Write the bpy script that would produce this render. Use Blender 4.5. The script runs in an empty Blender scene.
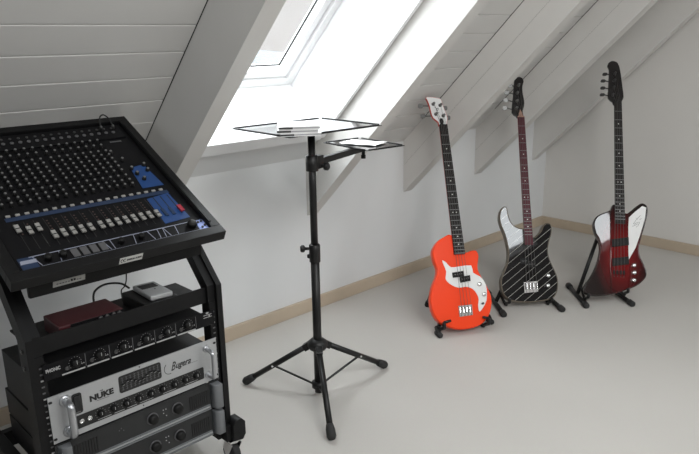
import bpy, bmesh, math, random
from mathutils import Matrix, Vector
random.seed(7)
scene = bpy.context.scene
COL = scene.collection
PI = math.pi

# ------------------------------------------------------------------ materials
def nodes_of(name):
    m = bpy.data.materials.new(name); m.use_nodes = True
    nt = m.node_tree
    return m, nt, nt.nodes['Principled BSDF']

def mat(name, col, rough=0.5, metal=0.0, spec=0.5, coat=0.0, noise=0.0, nscale=40.0, bump=0.0, ior=None):
    m, nt, b = nodes_of(name)
    b.inputs['Base Color'].default_value = (*col, 1)
    b.inputs['Roughness'].default_value = rough
    b.inputs['Metallic'].default_value = metal
    b.inputs['Specular IOR Level'].default_value = spec
    if coat:
        b.inputs['Coat Weight'].default_value = coat
        b.inputs['Coat Roughness'].default_value = 0.04
    if ior: b.inputs['IOR'].default_value = ior
    tc = nt.nodes.new('ShaderNodeTexCoord')
    n = nt.nodes.new('ShaderNodeTexNoise'); n.inputs['Scale'].default_value = nscale; n.inputs['Detail'].default_value = 4
    nt.links.new(tc.outputs['Object'], n.inputs['Vector'])
    if noise:
        mx = nt.nodes.new('ShaderNodeMix'); mx.data_type = 'RGBA'
        mx.inputs[6].default_value = (*[c * (1 - noise) for c in col], 1)
        mx.inputs[7].default_value = (*[min(1, c * (1 + noise)) for c in col], 1)
        nt.links.new(n.outputs['Fac'], mx.inputs[0]); nt.links.new(mx.outputs[2], b.inputs['Base Color'])
    if bump:
        bp = nt.nodes.new('ShaderNodeBump'); bp.inputs['Strength'].default_value = bump; bp.inputs['Distance'].default_value = 0.002
        nt.links.new(n.outputs['Fac'], bp.inputs['Height']); nt.links.new(bp.outputs['Normal'], b.inputs['Normal'])
    return m

M = {}
M['wall'] = mat('wall_paint', (.665, .675, .68), .85, noise=.025, nscale=6, bump=.08)
M['gable'] = mat('gable_paint', (.66, .645, .62), .85, noise=.03, nscale=5, bump=.08)
M['board'] = mat('painted_boards', (.595, .59, .575), .6, noise=.03, nscale=8)
M['board_dimmed'] = mat('dimmed_boards', (.22, .21, .20), .7, noise=.05, nscale=8)  # dimness of the unseen slope put into its colour, keeps lacquer reflections dark
M['beam'] = mat('beam_paint', (.60, .59, .57), .55, noise=.03, nscale=9)
M['window_white'] = mat('window_white', (.74, .745, .75), .4)
M['base'] = mat('baseboard_beige', (.46, .38, .29), .5, noise=.08, nscale=12)
M['gap'] = mat('dark_gap', (.02, .02, .02), .9)
M['black'] = mat('black_powder_coat', (.0055, .0055, .006), .5, spec=.25, noise=.1, nscale=200, bump=.1)
M['blackwood'] = mat('black_stand_paint', (.009, .009, .009), .42, spec=.35, noise=.1, nscale=80)
M['blackgloss'] = mat('black_gloss', (.008, .008, .009), .12)
M['rubber'] = mat('rubber', (.014, .014, .014), .7)
M['panel'] = mat('console_panel', (.0035, .0035, .0045), .5, spec=.2, noise=.2, nscale=30)
M['knob'] = mat('knob_black', (.005, .005, .005), .5, spec=.3)
M['knobtop'] = mat('knob_white_cap', (.17, .17, .17), .5)
M['fader'] = mat('fader_grey', (.30, .295, .28), .5)
M['red'] = mat('fader_red', (.35, .02, .04), .5)
M['blue'] = mat('console_blue', (.010, .050, .18), .4, noise=.15, nscale=30)
M['dimblue'] = mat('console_dim_blue', (.013, .030, .075), .4, noise=.15, nscale=30)
M['paleblue'] = mat('console_pale_blue', (.22, .28, .55), .3, metal=.3, noise=.2, nscale=60)
M['line'] = mat('print_line', (.30, .32, .40), .5)
M['white_print'] = mat('white_print', (.42, .42, .42), .5)
M['brown'] = mat('fader_scale_brown', (.06, .035, .03), .6)
M['silver'] = mat('brushed_silver', (.47, .48, .49), .38, metal=.55, noise=.04, nscale=120)
M['handle'] = mat('cast_handle', (.50, .51, .53), .28, metal=.8)
M['chrome'] = mat('chrome', (.72, .72, .72), .14, metal=1)
M['darkmetal'] = mat('dark_metal', (.09, .09, .09), .35, metal=.7)
M['greyplate'] = mat('grey_plate', (.20, .21, .22), .4, metal=.4, noise=.05, nscale=60)
M['greydark'] = mat('grey_rail', (.12, .12, .125), .4, metal=.3)
M['ampface'] = mat('amp_face', (.016, .017, .018), .45, noise=.2, nscale=80)
M['badge'] = mat('badge_white', (.50, .50, .48), .5, noise=.05, nscale=50)
M['ink'] = mat('ink', (.015, .015, .015), .6)
M['redbox'] = mat('dark_red_case', (.052, .005, .008), .5, noise=.1, nscale=60)
M['paper'] = mat('paper', (.80, .80, .80), .6)
M['tray'] = mat('tray_gloss', (.012, .012, .013), .09, coat=.6)
M['case_a'] = mat('case_clear_white', (.80, .80, .80), .2, coat=.5)
M['case_b'] = mat('case_black_edge', (.05, .05, .05), .3, coat=.5)
M['case_c'] = mat('case_grey_edge', (.35, .35, .36), .3, coat=.5)
M['orange'] = mat('orange_lacquer', (.82, .050, .006), .28, coat=.08, spec=.3, noise=.02, nscale=10)
M['whiteplastic'] = mat('white_plastic', (.72, .72, .71), .3)
M['fretdark'] = mat('rosewood_dark', (.014, .011, .010), .5, spec=.2, noise=.2, nscale=60)
M['fretmaroon'] = mat('maroon_board', (.085, .016, .025), .5, spec=.25, noise=.15, nscale=60)
M['neckblack'] = mat('neck_black', (.012, .010, .010), .25)
M['neckmaple'] = mat('neck_maple', (.45, .27, .20), .35, noise=.06, nscale=30)
M['neckorange'] = mat('neck_red_edge', (.55, .05, .03), .3)
M['bindwood'] = mat('edge_wood', (.12, .10, .075), .35, noise=.1, nscale=30)
M['pickup'] = mat('pickup_black', (.006, .006, .006), .5, spec=.2)
M['string'] = mat('string_steel', (.10, .095, .09), .45, metal=.6)
M['fretwire'] = mat('fret_wire', (.22, .22, .22), .4, metal=.7)
M['saddle'] = mat('saddle_metal', (.32, .31, .30), .4, metal=.8)
M['tuner'] = mat('tuner_metal', (.17, .17, .165), .35, metal=.7)
M['dot'] = mat('inlay_dot', (.60, .58, .55), .4)

def floor_mat():
    m, nt, b = nodes_of('floor_smooth_carpet')
    tc = nt.nodes.new('ShaderNodeTexCoord')
    n1 = nt.nodes.new('ShaderNodeTexNoise'); n1.inputs['Scale'].default_value = 2.2; n1.inputs['Detail'].default_value = 3
    n2 = nt.nodes.new('ShaderNodeTexNoise'); n2.inputs['Scale'].default_value = 260; n2.inputs['Detail'].default_value = 2
    for n in (n1, n2): nt.links.new(tc.outputs['Object'], n.inputs['Vector'])
    mx = nt.nodes.new('ShaderNodeMix'); mx.data_type = 'RGBA'
    mx.inputs[6].default_value = (.50, .482, .455, 1); mx.inputs[7].default_value = (.545, .525, .497, 1)
    nt.links.new(n1.outputs['Fac'], mx.inputs[0])
    m2 = nt.nodes.new('ShaderNodeMix'); m2.data_type = 'RGBA'; m2.blend_type = 'MULTIPLY'; m2.inputs[0].default_value = .12
    nt.links.new(mx.outputs[2], m2.inputs[6]); nt.links.new(n2.outputs['Color'], m2.inputs[7])
    nt.links.new(m2.outputs[2], b.inputs['Base Color'])
    b.inputs['Roughness'].default_value = .62; b.inputs['Specular IOR Level'].default_value = .35
    bp = nt.nodes.new('ShaderNodeBump'); bp.inputs['Strength'].default_value = .12; bp.inputs['Distance'].default_value = .002
    nt.links.new(n2.outputs['Fac'], bp.inputs['Height']); nt.links.new(bp.outputs['Normal'], b.inputs['Normal'])
    return m
M['floor'] = floor_mat()

def stripe_mat():
    m, nt, b = nodes_of('black_pinstripe_lacquer')
    tc = nt.nodes.new('ShaderNodeTexCoord'); sx = nt.nodes.new('ShaderNodeSeparateXYZ')
    nt.links.new(tc.outputs['Object'], sx.inputs[0])
    def mth(op, a, bv):
        n = nt.nodes.new('ShaderNodeMath'); n.operation = op
        for i, v in enumerate((a, bv)):
            if v is None: continue
            if isinstance(v, (int, float)): n.inputs[i].default_value = v
            else: nt.links.new(v, n.inputs[i])
        return n.outputs[0]
    c = mth('SUBTRACT', sx.outputs['Y'], mth('MULTIPLY', sx.outputs['X'], .80))
    f = mth('FRACT', mth('ADD', mth('DIVIDE', c, .0395), 20.15), None)
    k = mth('LESS_THAN', f, .052)
    mx = nt.nodes.new('ShaderNodeMix'); mx.data_type = 'RGBA'
    mx.inputs[6].default_value = (.006, .006, .007, 1); mx.inputs[7].default_value = (.42, .41, .38, 1)
    nt.links.new(k, mx.inputs[0]); nt.links.new(mx.outputs[2], b.inputs['Base Color'])
    b.inputs['Roughness'].default_value = .035; b.inputs['IOR'].default_value = 1.66
    return m
M['stripe'] = stripe_mat()

def burst_mat():
    m, nt, b = nodes_of('red_sunburst_lacquer')
    tc = nt.nodes.new('ShaderNodeTexCoord'); mp = nt.nodes.new('ShaderNodeMapping')
    mp.inputs['Location'].default_value = (-.005 / .150, -.085 / .285, 0)
    mp.inputs['Scale'].default_value = (1 / .150, 1 / .285, 0)
    nt.links.new(tc.outputs['Object'], mp.inputs['Vector'])
    ln = nt.nodes.new('ShaderNodeVectorMath'); ln.operation = 'LENGTH'; nt.links.new(mp.outputs[0], ln.inputs[0])
    r = nt.nodes.new('ShaderNodeValToRGB'); e = r.color_ramp.elements
    e[0].position = .25; e[0].color = (.165, .007, .008, 1)
    e[1].position = .86; e[1].color = (.010, .005, .005, 1)
    e.new(.58).color = (.070, .005, .006, 1)
    nt.links.new(ln.outputs['Value'], r.inputs[0]); nt.links.new(r.outputs[0], b.inputs['Base Color'])
    b.inputs['Roughness'].default_value = .035; b.inputs['IOR'].default_value = 1.66
    return m
M['burst'] = burst_mat()

def glass_mat():
    m = bpy.data.materials.new('window_glass'); m.use_nodes = True; nt = m.node_tree; nt.nodes.clear()
    o = nt.nodes.new('ShaderNodeOutputMaterial'); t = nt.nodes.new('ShaderNodeBsdfTransparent')
    t.inputs[0].default_value = (.96, .97, .97, 1)
    g = nt.nodes.new('ShaderNodeBsdfGlossy'); g.inputs['Roughness'].default_value = .02
    mx = nt.nodes.new('ShaderNodeMixShader'); mx.inputs[0].default_value = .05
    nt.links.new(t.outputs[0], mx.inputs[1]); nt.links.new(g.outputs[0], mx.inputs[2])
    nt.links.new(mx.outputs[0], o.inputs[0]); return m
M['glass'] = glass_mat()
M['hill'] = mat('hazy_hill', (.040, .046, .055), .9, noise=.25, nscale=.12)

# ------------------------------------------------------------------ mesh builder
WM = {}
class MB:
    def __init__(s): s.bm = bmesh.new(); s.mats = []
    def mi(s, m):
        if m is None: m = s.cur
        if m not in s.mats: s.mats.append(m)
        return s.mats.index(m)
    cur = None
    def use(s, m): s.cur = m; return s
    def poly(s, pts, m=None, smooth=False):
        f = s.bm.faces.new([s.bm.verts.new(p) for p in pts]); f.material_index = s.mi(m); f.smooth = smooth; return f
    def loft(s, rings, m=None, caps=(True, True), closed=True, smooth=True):
        k = s.mi(m); vs = [[s.bm.verts.new(p) for p in r] for r in rings]; n = len(rings[0])
        for a, b in zip(vs, vs[1:]):
            for i in range(n if closed else n - 1):
                j = (i + 1) % n
                f = s.bm.faces.new((a[i], a[j], b[j], b[i])); f.material_index = k; f.smooth = smooth
        for c, r in ((caps[0], vs[0][::-1]), (caps[1], vs[-1])):
            if c:
                f = s.bm.faces.new(r); f.material_index = k
        return s
    def box(s, lo, hi, m=None, bev=0.0, T=None):
        x0, y0, z0 = lo; x1, y1, z1 = hi
        t = bmesh.new(); bmesh.ops.create_cube(t, size=1)
        for v in t.verts:
            v.co = Vector(((x0 + x1) / 2 + v.co.x * (x1 - x0), (y0 + y1) / 2 + v.co.y * (y1 - y0), (z0 + z1) / 2 + v.co.z * (z1 - z0)))
        if bev: bmesh.ops.bevel(t, geom=t.edges[:], offset=bev, segments=2, profile=.6, affect='EDGES')
        return s.merge(t, m, T)
    def merge(s, t, m=None, T=None, smooth=False):
        k = s.mi(m); mp = {}
        for v in t.verts: mp[v] = s.bm.verts.new(T @ v.co if T is not None else v.co)
        for f in t.faces:
            try: g = s.bm.faces.new([mp[v] for v in f.verts])
            except ValueError: continue
            g.material_index = k; g.smooth = smooth or f.smooth
        t.free(); return s
    def tube(s, pts, r, m=None, seg=10, closed_caps=True):
        pts = [Vector(p) for p in pts]; rs = r if isinstance(r, (list, tuple)) else [r] * len(pts)
        rings = []; prev = None
        for i, p in enumerate(pts):
            d = (pts[min(i + 1, len(pts) - 1)] - pts[max(i - 1, 0)]).normalized()
            if prev is None:
                a = Vector((0, 0, 1)) if abs(d.z) < .9 else Vector((1, 0, 0)); u = d.cross(a).normalized()
            else:
                u = pd.rotation_difference(d) @ prev; u = (u - d * u.dot(d)).normalized()
            prev = u; pd = d; w = d.cross(u)
            rings.append([p + (u * math.cos(2 * PI * q / seg) + w * math.sin(2 * PI * q / seg)) * rs[i] for q in range(seg)])
        return s.loft(rings, m)
    def bar(s, a, b, w, h, m=None, up=(0, 0, 1), bev=.0015):
        a = Vector(a); b = Vector(b); d = (b - a); L = d.length; d.normalize(); upv = Vector(up)
        x = d.cross(upv).normalized(); z = x.cross(d)
        T = Matrix(((x.x, d.x, z.x, a.x), (x.y, d.y, z.y, a.y), (x.z, d.z, z.z, a.z), (0, 0, 0, 1)))
        return s.box((-w / 2, 0, -h / 2), (w / 2, L, h / 2), m, bev, T)
    def lathe(s, prof, T=None, m=None, seg=20, smooth=True):
        # prof: (r, z) list, around local z
        rings = []
        for r, z in prof:
            ring = [Vector((r * math.cos(2 * PI * q / seg), r * math.sin(2 * PI * q / seg), z)) for q in range(seg)]
            rings.append([T @ v if T is not None else v for v in ring])
        return s.loft(rings, m, smooth=smooth)
    def prism(s, pts, z0, z1, m=None, T=None, bev=0.0, side_m=None, smooth_side=True):
        # 2-D outline (counter-clockwise or not) extruded in local z, rounded rims
        P = [Vector((p[0], p[1])) for p in pts]
        A = sum(P[i].x * P[(i + 1) % len(P)].y - P[(i + 1) % len(P)].x * P[i].y for i in range(len(P)))
        if A < 0: P.reverse()
        n = len(P); nor = []
        for i in range(n):
            e = (P[(i + 1) % n] - P[i - 1]).normalized(); nor.append(Vector((-e.y, e.x)))
        def ring(ins, z):
            out = []
            for i in range(n):
                q = P[i] + nor[i] * ins; v = Vector((q.x, q.y, z)); out.append(T @ v if T is not None else v)
            return out
        if bev:
            L = [(bev, z0), (bev * .3, z0 + bev * .3), (0, z0 + bev), (0, z1 - bev), (bev * .12, z1 - bev * .5), (bev * .5, z1 - bev * .12), (bev, z1)]
        else: L = [(0, z0), (0, z1)]
        rings = [ring(*a) for a in L]
        km = s.mi(side_m or m); k = s.mi(m)
        s.loft(rings, side_m or m, caps=(True, False), smooth=smooth_side and bool(bev))
        vs = [s.bm.verts.new(p) for p in rings[-1]]; f = s.bm.faces.new(vs); f.material_index = k
        return s
    def build(s, name, parent=None, world=True, label=None, kind=None, mats=None):
        bmesh.ops.recalc_face_normals(s.bm, faces=s.bm.faces[:])
        me = bpy.data.meshes.new(name)
        o = bpy.data.objects.new(name, me); COL.objects.link(o)
        if parent is not None:
            o.parent = parent; WM[o] = WM[parent]
            if world: s.bm.transform(WM[parent].inverted())
        else: WM[o] = Matrix()
        tris = [f for f in s.bm.faces if len(f.verts) > 4]
        if tris: bmesh.ops.triangulate(s.bm, faces=tris)
        s.bm.to_mesh(me); s.bm.free()
        for k in s.mats: me.materials.append(M[k])
        if label: o['label'] = label
        if kind: o['kind'] = kind
        return o

def thing(name, label, cat, T, group=None):
    if not isinstance(T, Matrix): T = Matrix.Translation(T)
    o = bpy.data.objects.new(name, None); COL.objects.link(o); o.matrix_world = T; o.empty_display_size = .05
    WM[o] = T.copy(); o['label'] = label; o['category'] = cat
    if group: o['group'] = group
    return o
def tag(o, label, cat, group=None):
    o['label'] = label; o['category'] = cat
    if group: o['group'] = group
    return o
def copy_tree(src, T, label):
    r = src.copy(); COL.objects.link(r); r.matrix_world = T; WM[r] = T.copy(); r['label'] = label
    for ch in list(src.children):
        c = ch.copy(); COL.objects.link(c); c.parent = r
        for g in list(ch.children):
            d = g.copy(); COL.objects.link(d); d.parent = c
    return r
def axes(o, x, y, z):
    x, y, z = Vector(x), Vector(y), Vector(z)
    return Matrix(((x.x, y.x, z.x, o[0]), (x.y, y.y, z.y, o[1]), (x.z, y.z, z.z, o[2]), (0, 0, 0, 1)))
def lettering(mb, txt, size, T, m, shear=0.0, wx=1.0, bold=0.0, align='LEFT'):
    # raised lettering as real geometry: local x right, y up
    cu = bpy.data.curves.new('t', 'FONT'); cu.body = txt; cu.size = size; cu.shear = shear; cu.extrude = .0004; cu.offset = bold
    cu.align_x = align; cu.resolution_u = 3
    ob = bpy.data.objects.new('t', cu); COL.objects.link(ob)
    dg = bpy.context.evaluated_depsgraph_get(); me = bpy.data.meshes.new_from_object(ob.evaluated_get(dg))
    t = bmesh.new(); t.from_mesh(me)
    mb.merge(t, m, T @ Matrix.Diagonal((wx, 1, 1, 1)))
    bpy.data.objects.remove(ob); bpy.data.curves.remove(cu); bpy.data.meshes.remove(me)

def smooth_loop(pts, sub=4):
    out = []; n = len(pts)
    for i in range(n):
        p0, p1, p2, p3 = (Vector(pts[(i + k) % n]) for k in (-1, 0, 1, 2))
        for q in range(sub):
            t = q / sub
            out.append(.5 * (2 * p1 + (p2 - p0) * t + (2 * p0 - 5 * p1 + 4 * p2 - p3) * t * t + (3 * p1 - p0 - 3 * p2 + p3) * t ** 3))
    return [(v.x, v.y) for v in out]
def smooth_path(pts, sub=6):
    out = []; P = [Vector(p) for p in pts]; n = len(P)
    for i in range(n - 1):
        p0, p1, p2, p3 = P[max(i - 1, 0)], P[i], P[i + 1], P[min(i + 2, n - 1)]
        for q in range(sub):
            t = q / sub
            out.append(.5 * (2 * p1 + (p2 - p0) * t + (2 * p0 - 5 * p1 + 4 * p2 - p3) * t * t + (3 * p1 - p0 - 3 * p2 + p3) * t ** 3))
    out.append(P[-1]); return out
def struct(mb, name): return mb.build(name, kind='structure')

# ------------------------------------------------------------------ room
YK, XB, XL, YO = 2.34, 4.11, -1.6, -2.30           # left (knee) wall, gable wall, wall behind the rack, opposite knee wall
S = math.radians(44.61); cs, sn = math.cos(S), math.sin(S); TN = math.tan(S)
# slope frame: local x = world X, local y = up the slope, local z = outward normal
SL = axes((0, YK, 0), (1, 0, 0), (0, -cs, sn), (0, sn, cs))
ZK = .745
MBRD = ZK * cs                                       # board plane
YR = (YK + YO) / 2; ZR = ZK + (YK - YR) * TN
TT = ZK * sn; TR = (YK - YR) * cs + ZR * sn

b = MB().use('floor'); b.box((XL - .15, YO - .15, -.15), (XB + .15, YK + .15, 0)); struct(b, 'floor')
b = MB().use('wall'); b.box((XL - .15, YK, -.02), (XB + .15, YK + .16, .80)); struct(b, 'wall_left')
b = MB().use('wall'); b.box((XL - .15, YO - .16, -.02), (XB + .15, YO, .80)); struct(b, 'wall_right')
for nm, x0, x1, mm in (('wall_back', XB, XB + .15, 'gable'), ('wall_front', XL - .15, XL, 'wall')):
    b = MB(); pr = [(YO - .16, -.02), (YK + .16, -.02), (YK + .16, ZK + .2), (YR, ZR + .45), (YO - .16, ZK + .2)]
    b.prism(pr, x0, x1, mm, T=Matrix(((0, 0, 1, 0), (1, 0, 0, 0), (0, 1, 0, 0), (0, 0, 0, 1)))); struct(b, nm)
b = MB().use('base'); b.box((XL, YK - .016, 0), (XB, YK + .001, .062), bev=.003); struct(b, 'baseboard_left')
b = MB().use('base'); b.box((XB - .016, YO, 0), (XB + .001, YK - .016, .062), bev=.003); struct(b, 'baseboard_back')

def planked(b, x0, x1, t0, t1, phase, T, m0=MBRD, m1=MBRD + .30, pitch=.1065):
    # ceiling slab whose underside is tongue-and-groove boards: profile in (t, m), swept along x
    g = .0035; prof = [(t0, m1), (t0, m0)]
    t = phase + math.ceil((t0 - phase) / pitch) * pitch
    while t < t1 - .01:
        if t > t0 + .01: prof += [(t - g, m0), (t - .0008, m0 + g * 1.6), (t + .0008, m0 + g * 1.6), (t + g, m0)]
        t += pitch
    prof += [(t1, m0), (t1, m1)]
    A = [T @ Vector((x0, p[0], p[1])) for p in prof]; B = [T @ Vector((x1, p[0], p[1])) for p in prof]
    b.loft([A, B], 'board', smooth=False)
WX0, WX1, WT0, WT1 = 1.175, 1.972, .700, 1.93       # roof-window opening
EXT = TR + .02
b = MB(); planked(b, XL, WX0, TT - .05, EXT, 1.011, SL); struct(b, 'ceiling')
b = MB(); planked(b, WX1, XB, TT - .05, EXT, .963, SL); struct(b, 'ceiling')
b = MB(); planked(b, WX0, WX1, WT1, EXT, .963, SL); struct(b, 'ceiling')
b = MB(); T = SL; b.use('wall'); b.box((WX0, TT - .05, MBRD), (WX1, WT0, MBRD + .30), T=SL); struct(b, 'ceiling')

# rafters: planked boxes, cut plumb at the knee wall
RB = .472 * cs
def rafter(x0, x1, name, seam):
    b = MB()
    cut = lambda m: m / cs * sn                      # plumb cut at y = YK for normal offset m
    mid = RB + .103
    for m0, m1 in (((RB, mid - .0006), (mid + .0006, MBRD + .001)) if seam else ((RB, MBRD + .001),)):
        prof = [(cut(m0), m0), (EXT - .05, m0), (EXT - .05, m1), (cut(m1), m1)]
        b.loft([[SL @ Vector((x, p[0], p[1])) for p in prof] for x in (x0, x1)], 'beam', smooth=False)
    if seam:
        m0, m1 = mid - .004, mid + .004
        prof = [(cut(m0) + .001, m0), (EXT - .06, m0), (EXT - .06, m1), (cut(m1) + .001, m1)]
        b.loft([[SL @ Vector((x, p[0], p[1])) for p in prof] for x in (x0 + .0015, x1 - .0015)], 'gap', smooth=False)
    b.box((x0 - .0025, .70, MBRD - .002), (x0 + .001, EXT - .06, MBRD + .0005), 'gap', T=SL)
    return struct(b, name)
RAFT = [(1.103, 1.168), (1.98, 2.045), (2.657, 2.723), (3.295, 3.363), (3.935, 3.995)]
for i, (x0, x1) in enumerate(RAFT): rafter(x0, x1, 'trim_%d' % (i + 1), i in (2, 3))

# opposite slope with two roof-window openings
SO = axes((0, YO, 0), (1, 0, 0), (0, cs, sn), (0, -sn, cs))
def slab(x0, x1, t0, t1):
    b = MB(); b.box((x0, t0, MBRD), (x1, t1, MBRD + .30), 'board_dimmed', T=SO); struct(b, 'ceiling_right')  # unseen boards, darkened in colour so the black bass mirrors a dim ceiling
def t_of(y): return (y - YO) * cs + (ZK + (y - YO) * TN) * sn
OPEN = [(1.00, 1.98, t_of(-.90), t_of(-.22)), (2.70, 3.85, t_of(-1.75), t_of(-1.0))]
(ax0, ax1, at0, at1), (bx0, bx1, bt0, bt1) = OPEN
slab(XL, ax0, TT - .05, EXT); slab(ax0, ax1, TT - .05, at0); slab(ax0, ax1, at1, EXT)
slab(ax1, bx0, TT - .05, EXT); slab(bx0, bx1, TT - .05, bt0); slab(bx0, bx1, bt1, EXT); slab(bx1, XB, TT - .05, EXT)

def window(name, F, x0, x1, t0, t1, mlow, mf, mg, lin=.018, frame=.036, sash=.045, splay=0):
    w = bpy.data.objects.new(name, None); COL.objects.link(w); w['kind'] = 'structure'; WM[w] = Matrix()
    b = MB().use('window_white')
    for lo, hi in (((x0, t0, mlow), (x0 + lin, t1, mf)), ((x1 - lin, t0, mlow), (x1, t1, mf)),
                   *((((x0 + lin, t0, mlow), (x1 - lin, t0 + lin, mf)),) if not splay else ()), ((x0 + lin, t1 - lin, mlow), (x1 - lin, t1, mf))):
        b.box(lo, hi, T=F, bev=.002)
    if splay:      # slanting sill board
        pr = [(t0 - .01, mlow), (t0 + splay, mlow), (t0 + splay, mlow + .012), (t0 + lin, mf), (t0 - .01, mf)]
        b.loft([[F @ Vector((x, p[0], p[1])) for p in pr] for x in (x0 + lin, x1 - lin)], smooth=False)
    b.build('lining', w)
    X0, X1, T0, T1 = x0 + lin, x1 - lin, t0 + lin, t1 - lin
    def fr(b, X0, X1, T0, T1, wd, m0, m1):
        for lo, hi in (((X0, T0, m0), (X0 + wd, T1, m1)), ((X1 - wd, T0, m0), (X1, T1, m1)),
                       ((X0 + wd, T0, m0), (X1 - wd, T0 + wd, m1)), ((X0 + wd, T1 - wd, m0), (X1 - wd, T1, m1))):
            b.box(lo, hi, T=F, bev=.003)
    b = MB().use('window_white'); fr(b, X0 - .01, X1 + .01, T0 - .01, T1 + .01, frame + .01, mf, mf + .07)
    b.build('frame', w)
    a = frame + .004
    b = MB().use('window_white'); fr(b, X0 + a, X1 - a, T0 + a, T1 - a, sash, mf + .012, mf + .062)
    sh = b.build('sash', w)
    a2 = a + sash
    b = MB().use('gap'); fr(b, X0 + a2 - .004, X1 - a2 + .004, T0 + a2 - .004, T1 - a2 + .004, .005, mg - .008, mg + .004)
    b.build('gasket', w)
    b = MB().use('glass'); b.box((X0 + a2 - .006, T0 + a2 - .006, mg), (X1 - a2 + .006, T1 - a2 + .006, mg + .004), T=F)
    b.build('glass_pane', w)
    return w
window('window_1', SL, WX0, WX1, WT0, WT1,   .71 * cs, .800, .851, sash=.036, splay=.058)
window('window_2', SO, ax0, ax1, at0, at1, MBRD - .005, MBRD + .05, MBRD + .09, frame=.02, sash=.025)
window('window_3', SO, bx0, bx1, bt0, bt1, MBRD - .01, MBRD + .16, MBRD + .2)

# landscape outside
b = MB()
rows = []
for j, (y, zb) in enumerate(((40, -9), (70, -6.5), (105, -3.2), (130, -1.2), (150, -9))):
    rows.append([Vector((-80 + i * 8, y + 3 * math.sin(i * .7 + j), zb + (1.1 * math.sin(i * .55 + j * 1.3) + .6 * math.sin(i * 1.9 + j)) * (j > 0))) for i in range(45)])
b.loft(rows, 'hill', caps=(False, False), closed=False)
struct(b, 'hills')

# ------------------------------------------------------------------ equipment rack
RX0, RX1 = .457, 1.000
rack = thing('equipment_rack', 'black metal studio rack on castors with a tilted top tray, left of the tripod stand', 'rack', (.73, 1.75, 0))
for sgn, xa, xb, xr0, xr1 in ((-1, RX0, RX0 + .017, RX0 + .017, RX0 + .040), (1, RX1 - .017, RX1, RX1 - .040, RX1 - .017)):
    b = MB().use('black')
    # outer post bends back at z .60 and carries the tray
    for x0, x1, y0, dy in ((xa, xb, 1.572, .055), (xr0, xr1, 1.584, .035)):
        prof = [(y0, .10), (y0, .597), (y0 + .31, .597 + .330), (y0 + .31 + dy, .597 + .330), (y0 + dy, .585), (y0 + dy, .10)]
        b.loft([[Vector((x, p[0], p[1])) for p in prof] for x in (x0, x1)], smooth=False)
    for z in (.52, .565):
        b.lathe([(.006, 0), (.006, .003), (.003, .004)], T=Matrix.Translation((xa if sgn < 0 else xb, 1.60, z)) @ Matrix.Rotation(sgn * PI / 2, 4, 'Y'), m='darkmetal', seg=8)
    post = b.build('post', rack)
    b = MB().use('black')
    b.box((xr0 + .001, 1.5812, .12), (xr1 - .001, 1.5845, .545))
    for k in range(24):
        z = .135 + k * .0165; b.box(((xr0 + xr1) / 2 - .0035, 1.5803, z), ((xr0 + xr1) / 2 + .0035, 1.5815, z + .004), 'greydark' if k % 3 else 'white_print')
    b.build('mounting_rail', post)
    b = MB().use('black')
    xf0, xf1 = (RX0 - .004, RX0 + .030) if sgn < 0 else (RX1 - .026, RX1 + .004)
    b.box((xf0, 1.56, .095), (xf1, 2.06, .150), bev=.003)
    # bracket for the castor
    xo = RX0 - .012 if sgn < 0 else RX1 + .012
    hexo = [(-.022, 0), (-.010, .014), (.010, .014), (.022, .0), (.022, -.042), (.010, -.058), (-.022, -.052)]
    b.prism(hexo, -.02, .02, 'black', T=Matrix(((1, 0, 0, xo), (0, 0, 1, 1.565), (0, 1, 0, .150), (0, 0, 0, 1))), bev=.002)
    b.build('base_leg', rack)
    for yy in (1.580, 2.03):
        xc = xo - .004 * sgn
        b = MB().use('chrome')
        b.box((xc - .026, yy - .026, .086), (xc + .026, yy + .026, .093), bev=.002)
        b.lathe([(.016, .074), (.02, .08), (.016, .087)], T=Matrix.Translation((xc, yy, 0)))
        for q in (-1, 1): b.prism([(-.022, .076), (.022, .076), (.03, .05), (.018, .024), (.004, .03)], q * .017 - .0015, q * .017 + .0015, T=Matrix(((0, 0, 1, xc), (1, 0, 0, yy), (0, 1, 0, 0), (0, 0, 0, 1))))
        c = b.build('castor', rack, label='chrome swivel castor')
        b = MB().use('rubber'); b.lathe([(.012, -.012), (.031, -.012), (.034, -.008), (.034, .008), (.031, .012), (.012, .012)], T=Matrix.Translation((xc, yy + .010, .034)) @ Matrix.Rotation(PI / 2, 4, 'Y'))
        b.build('castor_wheel', c)
b = MB().use('black'); b.box((RX0 + .03, 1.594, .544), (RX1 - .03, 1.600, .590), bev=.001); b.box((RX0 + .03, 1.600, .550), (RX1 - .03, 1.78, .555)); b.build('shelf', rack)
b = MB().use('black'); b.box((RX0 + .02, 2.005, .10), (RX1 - .02, 2.03, .15), bev=.002); b.build('crossbar', rack)

# tilted tray that carries the console: local u right, v up the tilt, h normal
TA = math.radians(27.1); ca, sa = math.cos(TA), math.sin(TA)
TK = .97                                             # tray drawing unit in metres
TF = axes((.4239, 1.4841, .7772), (TK, 0, 0), (0, TK * ca, TK * sa), (0, -TK * sa, TK * ca))
TWD, TLN = .565, .610
b = MB().use('black')
b.box((0, 0, -.030), (TWD, .030, 0), T=TF, bev=.002)
b.box((0, TLN - .026, -.030), (TWD, TLN, 0), T=TF, bev=.002)
b.box((0, .030, -.030), (.030, TLN - .026, 0), T=TF, bev=.002)
b.box((TWD - .030, .030, -.030), (TWD, TLN - .026, 0), T=TF, bev=.002)
b.box((.028, .028, -.034), (TWD - .028, TLN - .024, -.026), T=TF)
tray = b.build('tray', rack)
b = MB().use('black'); b.box((TWD - .028, .05, .0005), (TWD - .020, TLN - .05, .004), T=TF, bev=.001); b.build('edge_strip', tray)
b = MB().use('black'); b.box((.492, 1.600, .688), (.962, 1.616, .796), bev=.003); apron = b.build('front_apron', rack)
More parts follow.
